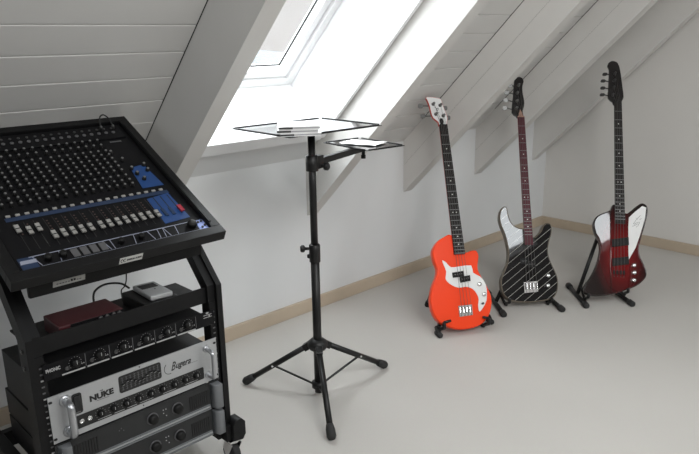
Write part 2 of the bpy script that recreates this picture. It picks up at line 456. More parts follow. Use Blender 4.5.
AF = axes((0, 1.5995, 0), (1, 0, 0), (0, 0, 1), (0, -1, 0))
b = MB(); b.prism([(.547, .702), (.626, .703), (.628, .7165), (.549, .716)], -.0005, .001, 'badge', T=AF)
for q in range(9): b.box((.556 + q * .007, .7075, .001), (.561 + q * .007, .7100 + (.003 if q in (5, 6) else 0), .0014), 'greydark' if q not in (5, 6) else 'ink', T=AF)
b.build('badge', apron, label='pale badge with faint marks at the left of the apron')
LF = axes(TF @ Vector((0, -.0003, 0)), (TK, 0, 0), (0, -TK * sa, TK * ca), (0, -TK * ca, -TK * sa))     # front face of the tray lip
b = MB(); b.prism([(.254, -.0250), (.315, -.0250), (.316, -.0065), (.255, -.0065)], -.0005, .001, 'badge', T=LF)
for x in (.2575, .2645):
    b.tube([LF @ Vector((x + .003 + .003 * math.cos(a), -.0155 + .005 * math.sin(a), .0013)) for a in [k * PI / 5 + (0 if x < .26 else .6) for k in range(9)]], .0008, 'ink', 5)
lettering(b, 'SAMSON AUDIO', .0078, LF @ Matrix.Translation((.2735, -.0185, .0011)), 'ink', wx=.70, bold=.0003)
b.build('badge', tray, label='white badge with round logo and dark lettering')

# ------------------------------------------------------------------ mixing console (local = tray frame)
con = thing('mixing_console', 'black and blue analogue mixing console with rows of white tipped knobs, in the rack tray', 'mixing console', TF)
H0 = -.010
b = MB().use('panel'); b.box((.034, .033, -.0255), (.534, .582, H0), bev=.002)
b.box((.048, .505, H0), (.520, .575, H0 + .004), bev=.001)
for k in range(20): b.lathe([(.0055, 0), (.0055, .0025), (.003, .0025)], T=Matrix.Translation((.058 + k * .0229, .535, H0 + .004)), m='greydark', seg=8)
for k in range(20): b.lathe([(.004, 0), (.004, .0025), (.002, .0025)], T=Matrix.Translation((.060 + k * .0229, .556, H0 + .004)), m='darkmetal', seg=6)
b.box((.462, .488, H0), (.498, .494, H0 + .0006), 'greydark')
body = b.build('console_body', con, world=False)
b = MB(); b.box((.066, .213, H0), (.508, .227, H0 + .0008), 'dimblue')
b.build('blue_band', con, world=False)
b = MB(); b.prism([(.458, .352), (.503, .360), (.512, .252), (.446, .252)], H0, H0 + .0009, 'blue'); b.build('master_panel', con, world=False, label='blue panel of the master section')
b = MB(); b.prism([(.433, .203), (.504, .213), (.508, .096), (.429, .090)], H0, H0 + .0009, 'blue')
for u in (.452, .474, .496): b.box((u - .0015, .118, H0 + .0009), (u + .0015, .205, H0 + .0012), 'ink')
b.box((.446, .118, H0 + .0009), (.455, .150, H0 + .0035), 'dimblue'); b.box((.468, .118, H0 + .0009), (.477, .150, H0 + .0035), 'dimblue')
b.build('master_fader_panel', con, world=False, label='blue panel behind the master faders')
# effects strip along the front edge
b = MB(); b.box((.040, .036, H0), (.533, .078, H0 + .001), 'dimblue'); b.box((.078, .038, H0 + .001), (.505, .0745, H0 + .0013), 'panel')
b.prism([(.505, .036), (.533, .034), (.533, .074), (.512, .074)], H0 + .001, H0 + .002, 'paleblue')
b.box((.066, .0745, H0 + .001), (.512, .0765, H0 + .0022), 'line'); b.box((.082, .0365, H0 + .001), (.520, .0378, H0 + .0022), 'line')
for u, dv in ((.083, -.01), (.128, .006), (.252, -.008), (.262, .0), (.318, .008), (.372, -.006), (.388, .006), (.404, .006), (.418, -.006), (.440, .006)):
    b.prism([(u, .040), (u + .0016, .040), (u + .0016 + dv, .0735), (u + dv, .0735)], H0 + .001, H0 + .0022, 'line')
for k in range(4): b.box((.160 + k * .0235, .042, H0 + .001), (.177 + k * .0235, .071, H0 + .003), 'greydark', bev=.001)
for u, v in ((.515, .066), (.517, .044), (.528, .050), (.526, .068)): b.lathe([(.0035, 0), (.0035, .003)], T=Matrix.Translation((u, v, H0 + .002)), m='ink', seg=8)
b.prism([(.041, .055), (.078, .055), (.079, .066), (.043, .067)], H0 + .001, H0 + .0025, 'line')
b.build('effects_strip', con, world=False, label='glossy strip with blue ends along the front edge')
for u, v, r, nm in ((.103, .056, .0095, 'dial'), (.138, .056, .0095, 'dial'), (.285, .056, .008, 'dial'), (.340, .056, .008, 'dial'), (.492, .060, .0135, 'dial')):
    b = MB(); b.lathe([(r, 0), (r * .95, .010), (r * .8, .014), (r * .3, .0145)], T=Matrix.Translation((u, v, H0 + .001)), m='knob'); b.build(nm, con, world=False)
# knob field
rows_v = [.272, .291, .313, .339, .359, .379, .399, .420, .440, .471, .497]
cols_u = [.053 + k * .0229 for k in range(9)] + [.2645 + k * .0228 for k in range(8)]
def knob_mesh(b, u, v, r=.0052, h=.010):
    T = Matrix.Translation((u, v, H0))
    b.lathe([(r * 1.15, 0), (r, .003), (r * .9, h)], T=T, m='knob', seg=9)
    b.lathe([(r * .66, h), (r * .6, h + .0016), (r * .3, h + .002)], T=T, m='knobtop', seg=8)
b0 = MB(); knob_mesh(b0, 0, 0); kproto = b0.build('knob', con, world=False)
rest = MB(); first = True; nk = 0
spots = [(u, v) for v in rows_v for u in cols_u]
for u, v in spots:
    jit = .0
    if nk < 95:
        if first: o = kproto; first = False
        else: o = kproto.copy(); COL.objects.link(o); o.parent = con
        o.location = (u, v, 0)
    else: knob_mesh(rest, u, v)
    nk += 1
for u, v in [(.436, .434), (.452, .392), (.458, .345), (.462, .318), (.470, .290), (.501, .354), (.500, .327)]: knob_mesh(rest, u, v, .006)
rest.build('knob_field', con, world=False, kind='stuff')
# channel buttons
b = MB(); b.box((-.0055, -.0035, 0), (.0055, .0035, .004), 'fader', bev=.0012); bp = b.build('channel_button', con, world=False)
for k, u in enumerate([.076 + .0228 * q for q in range(8)] + [.264 + .0227 * q for q in range(11)]):
    o = bp if k == 0 else bp.copy()
    if k: COL.objects.link(o); o.parent = con
    o.location = (u, .2315, H0)
# faders
fu = [(.0785, .176), (.102, .163), (.125, .168)] + [(.149 + .0229 * q, .131) for q in range(5)] + [(.268 + .0227 * q, .131) for q in range(8)]
b = MB()
b.loft([[Vector((x, y, z)) for x, y in ((-w, -l), (w, -l), (w, l), (-w, l))] for z, w, l in ((0.001, .0042, .011), (.006, .0055, .014), (.0085, .0055, .014), (.0075, .005, .006))], 'fader', smooth=False)
b.box((-.005, -.0012, .0072), (.005, .0012, .0084), 'ink')
fp = b.build('fader', con, world=False)
for k, (u, v) in enumerate(fu):
    o = fp if k == 0 else fp.copy()
    if k: COL.objects.link(o); o.parent = con
    o.location = (u, v, H0)
b = MB()
b.loft([[Vector((x, y, z)) for x, y in ((-w, -l), (w, -l), (w, l), (-w, l))] for z, w, l in ((0.001, .0042, .011), (.006, .0058, .013), (.0085, .0058, .013), (.0075, .005, .006))], 'red', smooth=False)
o = b.build('fader', con, world=False, label='red master fader'); o.location = (.499, .134, H0)
b = MB()
for u, v in fu:
    b.box((u - .0008, .098, H0), (u + .0008, .205, H0 + .0005), 'ink')
    for q in range(4): b.box((u + .004, .158 + q * .011, H0), (u + .008, .162 + q * .011, H0 + .0006), 'brown')
b.build('fader_scale', con, world=False)

# ------------------------------------------------------------------ rack units
def rack_unit(name, label, cat, z0, z1, depth, face, x0=.4885, x1=.9705, yf=1.575, case='black', cx0=.505, cx1=.934):
    t = thing(name, label, cat, (.73, yf, z0))
    b = MB().use(case); b.box((cx0, yf + .004, z0 + .003), (cx1, yf + depth, z1 - .003), bev=.001); b.build('chassis', t)
    b = MB().use(face); b.box((x0, yf, z0 + .0006), (x1, yf + .004, z1 - .0006), bev=.0008)
    return t, b
FP = axes((0, 1.575, 0), (1, 0, 0), (0, 0, 1), (0, -1, 0))      # front-panel drawing frame: x, z, outwards
def fknob(b, x, z, r, h, m='knob', cap=None, seg=16):
    b.lathe([(r * 1.05, 0), (r, h * .4), (r * .85, h), (r * .3, h * 1.02)], T=FP @ Matrix.Translation((x, z, .0)), m=m, seg=seg)
    if cap: b.box((x - .0006, z, h), (x + .0006, z + r * .8, h + .001), cap, T=FP)

hp, face = rack_unit('headphone_amplifier', 'slim black rack unit with six knob sections above the silver amplifier', 'rack unit', .4815, .5255, .19, 'panel', yf=1.5755)
b = face
lettering(b, 'PHONIC', .012, FP @ Matrix.Translation((.494, .503, .0006)), 'white_print', wx=.78, bold=.0004)
for k in range(2): b.box((.935, .508 + .007 * k, .0004), (.962, .5095 + .007 * k, .001), 'white_print', T=FP)
b.box((.944, .5195, .0004), (.952, .5235, .0012), 'white_print', T=FP); b.lathe([(.002, 0), (.002, .002)], T=FP @ Matrix.Translation((.954, .512, 0)), m='white_print', seg=8)
b.build('front_panel', hp)
kx = [.566, .6285, .693, .757, .819, .883]; sx = [.592, .655, .719, .783, .846, .910]
for k in range(6):
    b = MB(); x = kx[k]
    b.box((sx[k] - .060 if k else .531, .4835, .0004), (sx[k] - .003, .4872, .0011), 'white_print', T=FP)
    b.box((sx[k] - .0008, .488, .0004), (sx[k] + .0008, .522, .001), 'greydark', T=FP)
    for a in range(-5, 6):
        an = PI / 2 + a * .45; b.lathe([(.0008, 0), (.0008, .001)], T=FP @ Matrix.Translation((x + .0155 * math.cos(an), .506 + .0155 * math.sin(an), 0)), m='white_print', seg=5)
    for dx in (.016, .021): b.box((x + dx - .001, .497, .0004), (x + dx + .001, .500, .001), 'white_print', T=FP)
    sec = b.build('channel_print', hp)
    b = MB(); fknob(b, x, .506, .0115, .013, cap='white_print'); b.build('volume_knob', sec)
    b = MB(); b.lathe([(.0055, 0), (.0055, .002), (.0032, .002), (.0032, -.001)], T=FP @ Matrix.Translation((x - .021, .4985, .0005)), m='darkmetal', seg=12); b.build('jack', sec)

# silver bass amplifier
ba, face = rack_unit('bass_amplifier', 'silver fronted bass amplifier with chrome side handles, lettered NUKE', 'amplifier', .309, .4385, .38, 'silver')
def handle(x, z0, z1, parent, m='handle', out=.036, w=.011, name='handle'):
    b = MB(); pts = [(x, z0, 0), (x, z0, out * .6), (x, z0 + .008, out * .95), (x, (z0 + z1) / 2, out), (x, z1 - .008, out * .95), (x, z1, out * .6), (x, z1, 0)]
    P = smooth_path([FP @ Vector(p) for p in pts], 4)
    b.tube(P, w * .55, m, 10)
    for z in (z0, z1): b.lathe([(w * .9, 0), (w * .8, .004), (w * .4, .0045)], T=FP @ Matrix.Translation((x, z, 0)), m=m, seg=14)
    return b.build(name, parent)
handle(.529, .330, .415, ba, w=.017); handle(.936, .332, .414, ba, w=.012)
def rr(x0, x1, z0, z1, r=.006):
    out = []
    for cx, cz, a0 in ((x1 - r, z1 - r, 0), (x0 + r, z1 - r, PI / 2), (x0 + r, z0 + r, PI), (x1 - r, z0 + r, 1.5 * PI)):
        out += [(cx + r * math.cos(a0 + k * PI / 8), cz + r * math.sin(a0 + k * PI / 8)) for k in range(5)]
    return out
b = MB(); b.prism(rr(.545, .570, .368, .424), 0, .0012, 'ink', T=FP); b.prism(rr(.549, .566, .374, .419, .003), 0, .004, 'blackgloss', T=FP, bev=.001); b.box((.551, .372, .0012), (.563, .3735, .0016), 'white_print', T=FP); b.build('power_switch', ba)
b = MB(); b.prism(rr(.669, .791, .378, .4265, .006), 0, .0012, 'ink', T=FP)
for k in range(10):
    x = .679 + k * .0114
    b.box((x - .0008, .384, .0012), (x + .0008, .4215, .0015), 'greydark', T=FP)
    for q in range(6): b.box((x - .004, .386 + q * .0067, .0012), (x + .004, .3868 + q * .0067, .00145), 'greydark', T=FP)
eq = b.build('equalizer_panel', ba)
for k in range(10):
    x = .679 + k * .0114; z = .402 + .006 * math.sin(k * 1.1); b = MB(); b.box((x - .003, z - .003, .0012), (x + .003, z + .003, .007), 'knob', bev=.001, T=FP); b.box((x - .003, z - .0005, .007), (x + .003, z + .0005, .0074), 'white_print', T=FP)
    b.build('slider', eq)
b = MB(); b.prism(rr(.545, .922, .326, .3625, .004), 0, .0012, 'ink', T=FP)
for x0, x1 in ((.603, .640), (.648, .676), (.684, .712), (.72, .76), (.79, .83), (.86, .90)): b.box((x0, .3295, .0012), (x1, .331, .0016), 'white_print', T=FP)
strip = b.build('control_strip', ba)
for k in range(9):
    x = .612 + k * .0355; b = MB(); fknob(b, x, .3455, .0095, .012, cap='white_print'); b.build('knob', strip)
    b = MB()
    for a in range(-4, 5):
        an = PI / 2 + a * .55; b.lathe([(.0007, 0), (.0007, .001)], T=FP @ Matrix.Translation((x + .0135 * math.cos(an), .3455 + .0135 * math.sin(an), .001)), m='white_print', seg=5)
    b.build('dial_marks', strip)
for x in (.562, .583):
    b = MB(); b.lathe([(.0065, 0), (.0065, .003), (.0045, .0032), (.0035, .001)], T=FP @ Matrix.Translation((x, .345, .0012)), m='chrome', seg=14); b.build('input_jack', strip)
b = face
lettering(b, 'NUKE', .021, FP @ Matrix.Translation((.589, .3875, .0003)), 'ink', wx=1.15, bold=.0011)
lettering(b, 'THE', .005, FP @ Matrix.Translation((.617, .4055, .0003)), 'ink')
b.box((.606, .3825, .0002), (.640, .3837, .0006), 'greydark', T=FP)
lettering(b, 'B', .036, FP @ Matrix.Translation((.820, .387, .0003)), 'ink', shear=.5, wx=.62)
lettering(b, 'ugera', .026, FP @ Matrix.Translation((.8335, .390, .0003)), 'ink', shear=.5, wx=.84, bold=.0003)
b.tube([FP @ Vector((.816 + .026 * math.cos(a) * .6, .397 + .017 * math.sin(a), .0006)) for a in [2.2 + k * .35 for k in range(9)]], .0007, 'ink', 5)
b.box((.843, .3885, .0002), (.905, .3893, .0006), 'greydark', T=FP)
b.build('front_panel', ba)
for x in (.494, .964):
    for z in (.4235, .322):
        b = MB(); b.prism(rr(x - .0045, x + .0045, z - .003, z + .003, .0028), 0, .0015, 'ink', T=FP); b.build('screw', ba)
for x, z in ((.73, .4335), (.73, .3185)):
    b = MB(); b.lathe([(.002, 0), (.002, .0012), (.001, .0012)], T=FP @ Matrix.Translation((x, z, 0)), m='darkmetal', seg=8); b.build('screw', ba)

# two power amplifiers
def power_amp(label, z0, z1, bright):
    t, face = rack_unit('power_amplifier', label, 'amplifier', z0, z1, .41, 'ampface', yf=1.5745)
    face.build('front_panel', t)
    b = MB(); b.box((.520, z0 + .016, 0), (.937, z1 - .005, .0015), 'ampface', T=FP)
    for x0, x1 in ((.535, .600), (.868, .930)):
        for q in range(9):
            xx = x0 + q * (x1 - x0) / 9
            b.box((xx, z0 + .024, .0015), (xx + .0028, z1 - .020, .004), 'ink', T=FP)
    if bright:
        for q in range(10): b.box((.548 + q * .0062, z1 - .0045, .0005), (.552 + q * .0062, z1 - .001, .0012), 'ink', T=FP)
    b.build('grille_panel', t)
    b = MB(); 
    for q in range(3): b.box((.560, z0 + .002 + q * .0058, .0), (.935, z0 + .0062 + q * .0058, .006 - q * .0015), 'greyplate' if q != 1 else 'silver', T=FP, bev=.001)
    b.build('trim_rail', t)
    zc = z1 - .037
    for x in (.751, .828):
        b = MB(); b.lathe([(.0175, 0), (.0175, .002), (.015, .0022)], T=FP @ Matrix.Translation((x, zc, .0015)), m='greydark', seg=22)
        d = b.build('dial_ring', t)
        b = MB(); fknob(b, x, zc, .0145, .015, seg=20); b.build('dial', d)
    b = MB()
    for q, (x, z) in enumerate(((.785, zc + .012), (.793, zc + .012), (.785, zc + .002), (.793, zc - .008), (.655, zc + .006), (.661, zc + .010), (.667, zc + .002))):
        b.lathe([(.0018, 0), (.0018, .001)], T=FP @ Matrix.Translation((x, z, .0015)), m='white_print' if q < 4 else 'greydark', seg=6)
    b.build('indicator', t)
    for x0, x1, tilt in ((.493, .528, 1), (.937, .966, -1)):
        b = MB(); pr = [(x0, 0), (x1, 0), (x1 - (.006 if tilt > 0 else 0), .026), (x0 + (.012 if tilt > 0 else .008), .026)]
        b.prism(pr, z0 + .004, z1 - .004, 'greyplate', T=Matrix(((1, 0, 0, 0), (0, -1, 0, 1.576), (0, 0, 1, 0), (0, 0, 0, 1))), bev=.003)
        b.build('side_grip', t)
power_amp('dark power amplifier with two dials directly beneath the silver amplifier', .2205, .3060, True)
power_amp('lowest power amplifier in the rack, dark with two dials', .1345, .2200, False)

# things on the rack shelf
rb = thing('effects_box', 'dark red flat metal box with black front on the rack shelf', 'audio box', (.634, 1.66, .5555))
b = MB().use('redbox'); b.box((.550, 1.606, .5555), (.718, 1.710, .5965), bev=.004); b.build('case', rb)
b = MB().use('panel'); b.box((.578, 1.6035, .5575), (.716, 1.607, .5945)); b.build('front_panel', rb)
for x in (.655, .672, .690, .705):
    b = MB(); b.lathe([(.006, 0), (.0055, .003), (.002, .0032)], T=Matrix.Translation((x, 1.6038, .5905 - .002)) @ Matrix.Rotation(PI / 2, 4, 'X'), m='darkmetal', seg=10); b.build('knob', rb)
sv = thing('desk_unit', 'small silver unit with a dark window, resting on a black block', 'device', (.83, 1.66, .5905))
SVT = Matrix.Translation((.833, 1.664, .5905)) @ Matrix.Rotation(math.radians(-2), 4, 'Z') @ Matrix.Rotation(math.radians(1.5), 4, 'Y')
b = MB().use('silver'); b.box((-.033, -.058, 0), (.033, .056, .0145), bev=.004, T=SVT); b.build('case', sv)
b = MB().use('ink'); b.box((-.026, .006, .0145), (.022, .040, .0152), T=SVT); b.box((.002, -.012, .0145), (.005, -.009, .016), T=SVT); b.build('display', sv)
bk = MB().use('blackwood'); bk.box((.776, 1.604, .5555), (.878, 1.735, .5895), bev=.003)
tag(bk.build('black_block'), 'black block on the rack shelf, under the small silver unit', 'box')
b = MB().use('rubber'); b.tube(smooth_path([(.795, 1.722, .6), (.775, 1.735, .617), (.735, 1.745, .622), (.70, 1.735, .612), (.69, 1.722, .585), (.695, 1.722, .560)]), .003, seg=8)
tag(b.build('cable'), 'thick black cable looping from the silver unit behind the red box', 'cable')
b = MB().use('rubber'); b.tube(smooth_path([(.765, 1.66, .76), (.766, 1.67, .66), (.772, 1.70, .62), (.782, 1.748, .59), (.783, 1.748, .5575)]), .0018, seg=6)
tag(b.build('cable'), 'thin black cable hanging from the console apron to the shelf', 'cable')
b = MB().use('rubber'); P = [(.462, .556, .004), (.463, .568, .016), (.470, .582, .025), (.484, .586, .026), (.497, .574, .016), (.500, .556, .004)]
b.tube(smooth_path([TF @ Vector(p) for p in P]), .0022, seg=7)
for p in ((.462, .554, -.004), (.500, .554, -.004)): b.lathe([(.005, -.0015), (.005, .009), (.003, .013)], T=TF @ Matrix.Translation(p), m='darkmetal', seg=10)
tag(b.build('cable'), 'black looped cable plugged into the top right of the console', 'cable')

# ------------------------------------------------------------------ tripod stand with two trays
PX, PY = 1.472, 1.705
st = thing('tripod_tray_stand', 'tall black tripod stand carrying two glossy trays, in the middle of the room', 'stand', (PX, PY, 0))
b = MB().use('blackwood'); b.tube([(PX, PY, .55), (PX, PY, .975)], .0125, seg=16); b.lathe([(.03, .967), (.03, .974), (.0135, .96)][::-1], T=Matrix.Translation((PX, PY, 0))); b.build('upper_pole', st)
b = MB().use('blackwood'); b.tube([(PX, PY, .012), (PX, PY, .555)], .0155, seg=16); b.build('lower_pole', st)
b = MB().use('blackwood'); b.lathe([(.0155, .515), (.0195, .518), (.0195, .578), (.0155, .582)], T=Matrix.Translation((PX, PY, 0))); col = b.build('collar', st)
vdir = Vector((-.69, .72, 0))
kd = Vector((-.72, .60, 0)).normalized()
for z, L, r in ((.566, .045, .013), (.538, .022, .008)):
    b = MB().use('blackwood'); p0 = Vector((PX, PY, z)); b.tube([p0 + kd * .015, p0 + kd * (L - .010)], .0055, seg=8)
    T = Matrix.Translation(p0 + kd * (L - .012)) @ kd.to_track_quat('Z', 'Y').to_matrix().to_4x4()
    b.lathe([(r * .6, 0), (r, .004), (r, .013), (r * .7, .017)], T=T, seg=12); b.build('clamp_knob', col)
b = MB().use('blackwood'); b.lathe([(.0155, .182), (.030, .185), (.036, .195), (.036, .212), (.022, .224), (.0155, .226)], T=Matrix.Translation((PX, PY, 0)), seg=18)
b.build('leg_hub', st)
b = MB().use('blackwood'); b.lathe([(.0155, .030), (.026, .032), (.026, .052), (.0155, .056)], T=Matrix.Translation((PX, PY, 0)), seg=14); b.build('brace_collar', st)
for fx, fy in ((1.322, 1.957), (1.789, 1.668), (1.297, 1.447)):
    d = Vector((fx - PX, fy - PY, 0)).normalized(); a = Vector((PX, PY, .200)) + d * .028; f = Vector((fx, fy, .016))
    b = MB().use('blackwood'); b.tube([a, a.lerp(f, .95)], .0105, seg=12)
    b.box((-.012, -.02, -.014), (.012, .03, .012), T=Matrix.Translation(a) @ (f - a).to_track_quat('Y', 'Z').to_matrix().to_4x4(), bev=.003)
    leg = b.build('leg', st)
    b = MB().use('rubber'); e = (f - a).normalized(); b.tube([f - e * .045, f - e * .028, f - e * .004, f + e * .006], [.0125, .0155, .0165, .012], seg=12); b.build('rubber_foot', leg)
    b = MB().use('blackwood'); m_ = a.lerp(f, .56); b.bar(Vector((PX, PY, .042)) + d * .024, m_, .010, .004); b.lathe([(.004, -.012), (.004, .012)], T=Matrix.Translation(m_) @ d.cross(Vector((0, 0, 1))).to_track_quat('Z', 'Y').to_matrix().to_4x4(), m='chrome', seg=8)
    b.build('brace', st)
def tray_part(name, T, w, l, parent, lip=.003):
    b = MB().use('tray'); b.box((-w / 2, -l / 2, -.003), (w / 2, l / 2, 0), T=T)
    o = b.build(name, parent)
    b = MB().use('blackwood')
    for lo, hi in (((-w / 2, -l / 2), (w / 2, -l / 2 + .005)), ((-w / 2, l / 2 - .005), (w / 2, l / 2)), ((-w / 2, -l / 2), (-w / 2 + .005, l / 2)), ((w / 2 - .005, -l / 2), (w / 2, l / 2))):
        x0, y0 = lo; x1, y1 = hi; g = .012
        if x1 - x0 > y1 - y0: x0 += g; x1 -= g
        else: y0 += g; y1 -= g
        b.box((x0, y0, -.0035), (x1, y1, lip), T=T, bev=.0008)
    b.build('rim', o)
    return o
tray_part('main_tray', Matrix.Translation((1.483, 1.738, .985)) @ Matrix.Rotation(-.026, 4, 'Z'), .392, .320, st)
b = MB().use('blackwood'); b.lathe([(.0125, .838), (.021, .840), (.021, .892), (.0125, .894)], T=Matrix.Translation((PX, PY, 0)), seg=14)
ad = Vector((.97, .25, 0)).normalized(); an = Vector((-ad.y, ad.x, 0))
b.bar(Vector((PX, PY, .866)) + ad * .012, Vector((PX, PY, .866)) + ad * .05, .03, .044)
clamp = b.build('arm_clamp', st)
b = MB().use('blackwood'); kp = Vector((PX, PY, .852)) + ad * .035; b.tube([kp, kp - an * .03], .006, seg=8); b.lathe([(.008, 0), (.014, .004), (.014, .014), (.009, .018)], T=Matrix.Translation(kp - an * .026) @ (-an).to_track_quat('Z', 'Y').to_matrix().to_4x4(), seg=12); b.build('clamp_knob', clamp)
SC = Vector((1.806, 1.793, .884))
b = MB().use('blackwood'); b.bar(Vector((PX, PY, .866)) + ad * .04, Vector((SC.x, SC.y, .868)) + ad * .02, .020, .022)
b.tube([(SC.x, SC.y, .835), (SC.x, SC.y, .88)], .0065, seg=10); b.lathe([(.009, .828), (.009, .842)], T=Matrix.Translation((SC.x, SC.y, 0)), seg=10); b.build('tray_arm', st)
tray_part('side_tray', Matrix.Translation(SC) @ Matrix.Rotation(-.12, 4, 'Z'), .180, .266, st, lip=.0025)
# thin disc cases on the main tray
zt = .9852
LB = ['topmost white disc case of the short stack on the main tray', 'middle disc case of the stack on the main tray', 'bottom disc case of the stack, lying directly on the main tray']
for k in range(3):
    t = thing('disc_case', LB[2 - k], 'disc case', Matrix.Translation((1.352 + (.003, -.002, 0)[k], 1.628 + (0, .003, -.001)[k], zt + k * .0104)) @ Matrix.Rotation(math.radians(-36) + (.03, -.02, 0)[k], 4, 'Z'), 'disc cases stacked on the main tray')
    b = MB().use('case_a'); b.box((-.062, -.071, 0), (.062, .071, .0100), bev=.001); b.build('case', t, world=False)
    b = MB(); b.box((-.0625, -.0715, .0022), (-.02, .0715, .0078), 'case_b'); b.box((-.019, -.0714, .003), (.0622, .0714, .0072), 'case_c'); b.build('spine_card', t, world=False)
# paper on the side tray
b = MB().use('paper'); T = Matrix.Translation(SC + Vector((.0, .0, .0012))) @ Matrix.Rotation(.30, 4, 'Z')
N = 9; g = [[T @ Vector(((i / (N - 1) - .5) * .100, (j / (N - 1) - .5) * .155, .0015 + .004 * abs(math.sin(i * 1.3 + j * .9)) * (.4 + .6 * abs(j / (N - 1) - .5) * 2))) for i in range(N)] for j in range(N)]
b.loft(g, caps=(False, False), closed=False)
g2 = MB()
pp = b.build('paper_sheet'); md = pp.modifiers.new('thick', 'SOLIDIFY'); md.thickness = .0004
tag(pp, 'crumpled white sheet lying on the small side tray', 'paper')

# ------------------------------------------------------------------ guitars
def bass(name, label, F, d):
    O, r, up, n = F
    T = axes(O, r, up, n)
    g = thing(name, label, 'bass guitar', T, 'bass guitars on floor stands')
    B = smooth_loop([(x * d.get('wide', 1), y) for x, y in d['body']], 3)
    b = MB(); b.prism(B, -.040, 0, d['bm'], bev=.006, side_m=d.get('sm', d['bm'])); b.build('body', g, world=False)
    if 'block' in d:
        b = MB(); b.prism(d['block'], -.004, .005, d['bm'], bev=.002, T=Matrix.Rotation(math.radians(3), 4, 'Y')); b.build('center_block', g, world=False)
    (x0, y0), (x1, y0b), (x2, y2), (x3, y2b) = d['neck']     # nut left, nut right, heel right, heel left
    yn, yh = (y0 + y0b) / 2, min(y2, y2b)
    # neck shaft, half round
    rings = []
    for k in range(9):
        f = k / 8; y = yn + (yh - yn) * f; a = x0 + (x3 - x0) * f; c = x1 + (x2 - x1) * f; cx, w = (a + c) / 2, (c - a) / 2
        rings.append([Vector((cx + w * math.cos(q), y, .004 - .020 * math.sin(q))) for q in [k2 * PI / 8 for k2 in range(9)]])
    b = MB(); b.loft(rings, d['nm']); b.build('neck', g, world=False)
    ft = yh - d.get('ext', .01)
    def at(y):
        f = (y - yn) / (yh - yn); a = x0 + (x3 - x0) * f; c = x1 + (x2 - x1) * f; return a, c
    b = MB(); a0, c0 = at(yn); a1, c1 = at(ft)
    b.loft([[Vector((a0, yn, z)), Vector((c0, yn, z)), Vector((c1, ft, z)), Vector((a1, ft, z))] for z in (.004, .0105)], d['fm'], smooth=False)
    for k in range(1, 22):
        y = yn - .864 * (1 - 2 ** (-k / 12))
        if y < ft + .004: break
        a, c = at(y); b.box((a + .0008, y - .0011, .0105), (c - .0008, y + .0011, .0116), 'fretwire')
        if k in (3, 5, 7, 9, 12, 15, 17, 19):
            ym = y + .864 * 2 ** (-k / 12) * .03
            for dx in ((0,) if k != 12 else (-.008, .008)): b.lathe([(.0030, 0), (.0030, .0004)], T=Matrix.Translation(((a + c) / 2 + dx, ym, .0105)), m=d.get('dot', 'dot'), seg=10)
    b.build('fretboard', g, world=False)
    b = MB(); b.box((a0 + .0005, yn - .001, .004), (c0 - .0005, yn + .004, .0125), d.get('nutm', 'whiteplastic')); b.build('nut', g, world=False)
    HD = smooth_loop(d['head'], 2)
    b = MB(); b.prism(HD, -.012, .002, d['hm'], bev=.002, side_m=d.get('hs', d['hm'])); hd = b.build('headstock', g, world=False)
    for (kx_, ky_), (px_, py_) in zip(d['keys'], d['posts']):
        b = MB().use(d.get('tm', 'tuner'))
        b.lathe([(.0085, 0), (.0085, .002), (.0055, .003), (.0045, .014), (.006, .017), (.003, .018)], T=Matrix.Translation((px_, py_, .002)), seg=12)
        sg = -1 if kx_ < px_ else 1
        b.tube([(px_, py_, -.020), (kx_ - sg * .010, ky_, -.020)], .0035, seg=8)
        b.lathe([(.010, 0), (.010, .006), (.006, .008)], T=Matrix.Translation((px_, py_, -.022)), seg=10)
        T2 = Matrix.Translation((kx_, ky_, -.020)) @ Matrix.Rotation(d.get('twist', .4), 4, 'X')
        b.prism([(-.012 * sg, .004), (-.006 * sg, .0105), (.008 * sg, .0105), (.013 * sg, .006), (.013 * sg, -.006), (.008 * sg, -.0105), (-.006 * sg, -.0105), (-.012 * sg, -.004)], -.002, .002, T=T2, bev=.0008)
        b.build('tuner', g, world=False)
    if 'guard' in d:
        b = MB(); b.prism(smooth_loop(d['guard'], 2) if d.get('gsmooth', True) else d['guard'], 0, .0028, 'whiteplastic', bev=.0006); pg = b.build('pickguard', g, world=False)
        if d.get('glogo'):
            b = MB()
            for P in d['glogo']: b.tube([(x, y, .0032) for x, y in P], .0008, 'darkmetal', 5)
            b.build('emblem', pg, world=False)
    for pk in d['pickups']:
        cx = sum(p[0] for p in pk) / 4; cy = sum(p[1] for p in pk) / 4
        b = MB(); b.prism(pk, 0, d.get('ph', .010), 'pickup', bev=.002)
        dx = Vector((pk[1][0] - pk[0][0], pk[1][1] - pk[0][1])); dy = Vector((pk[3][0] - pk[0][0], pk[3][1] - pk[0][1]))
        if d.get('poles', True):
            for q in range(4):
                c = Vector(pk[0]) + dx * (.2 + .2 * q) + dy * .5
                b.lathe([(.0022, 0), (.0022, .001)], T=Matrix.Translation((c.x, c.y, d.get('ph', .010))), m=d.get('polem', 'chrome'), seg=8)
        b.build('pickup', g, world=False)
    q = d['bridge']; xs = [p[0] for p in q]; ys = [p[1] for p in q]
    bx0, bx1, by0, by1 = min(xs), max(xs), min(ys), max(ys)
    b = MB().use(d.get('brm', 'saddle')); b.prism(q, 0, .003, bev=.0006)
    for k in range(4):
        cx = bx0 + (bx1 - bx0) * (.14 + .24 * k); b.box((cx - .0050, by0 + .016, .003), (cx + .0050, by1 - .010, .009), 'chrome' if d.get('brm') is None else 'pickup', bev=.002); b.lathe([(.002, 0), (.002, .004)], T=Matrix.Translation((cx, by0 + .005, .003)), m='darkmetal', seg=6)
    b.build('bridge', g, world=False)
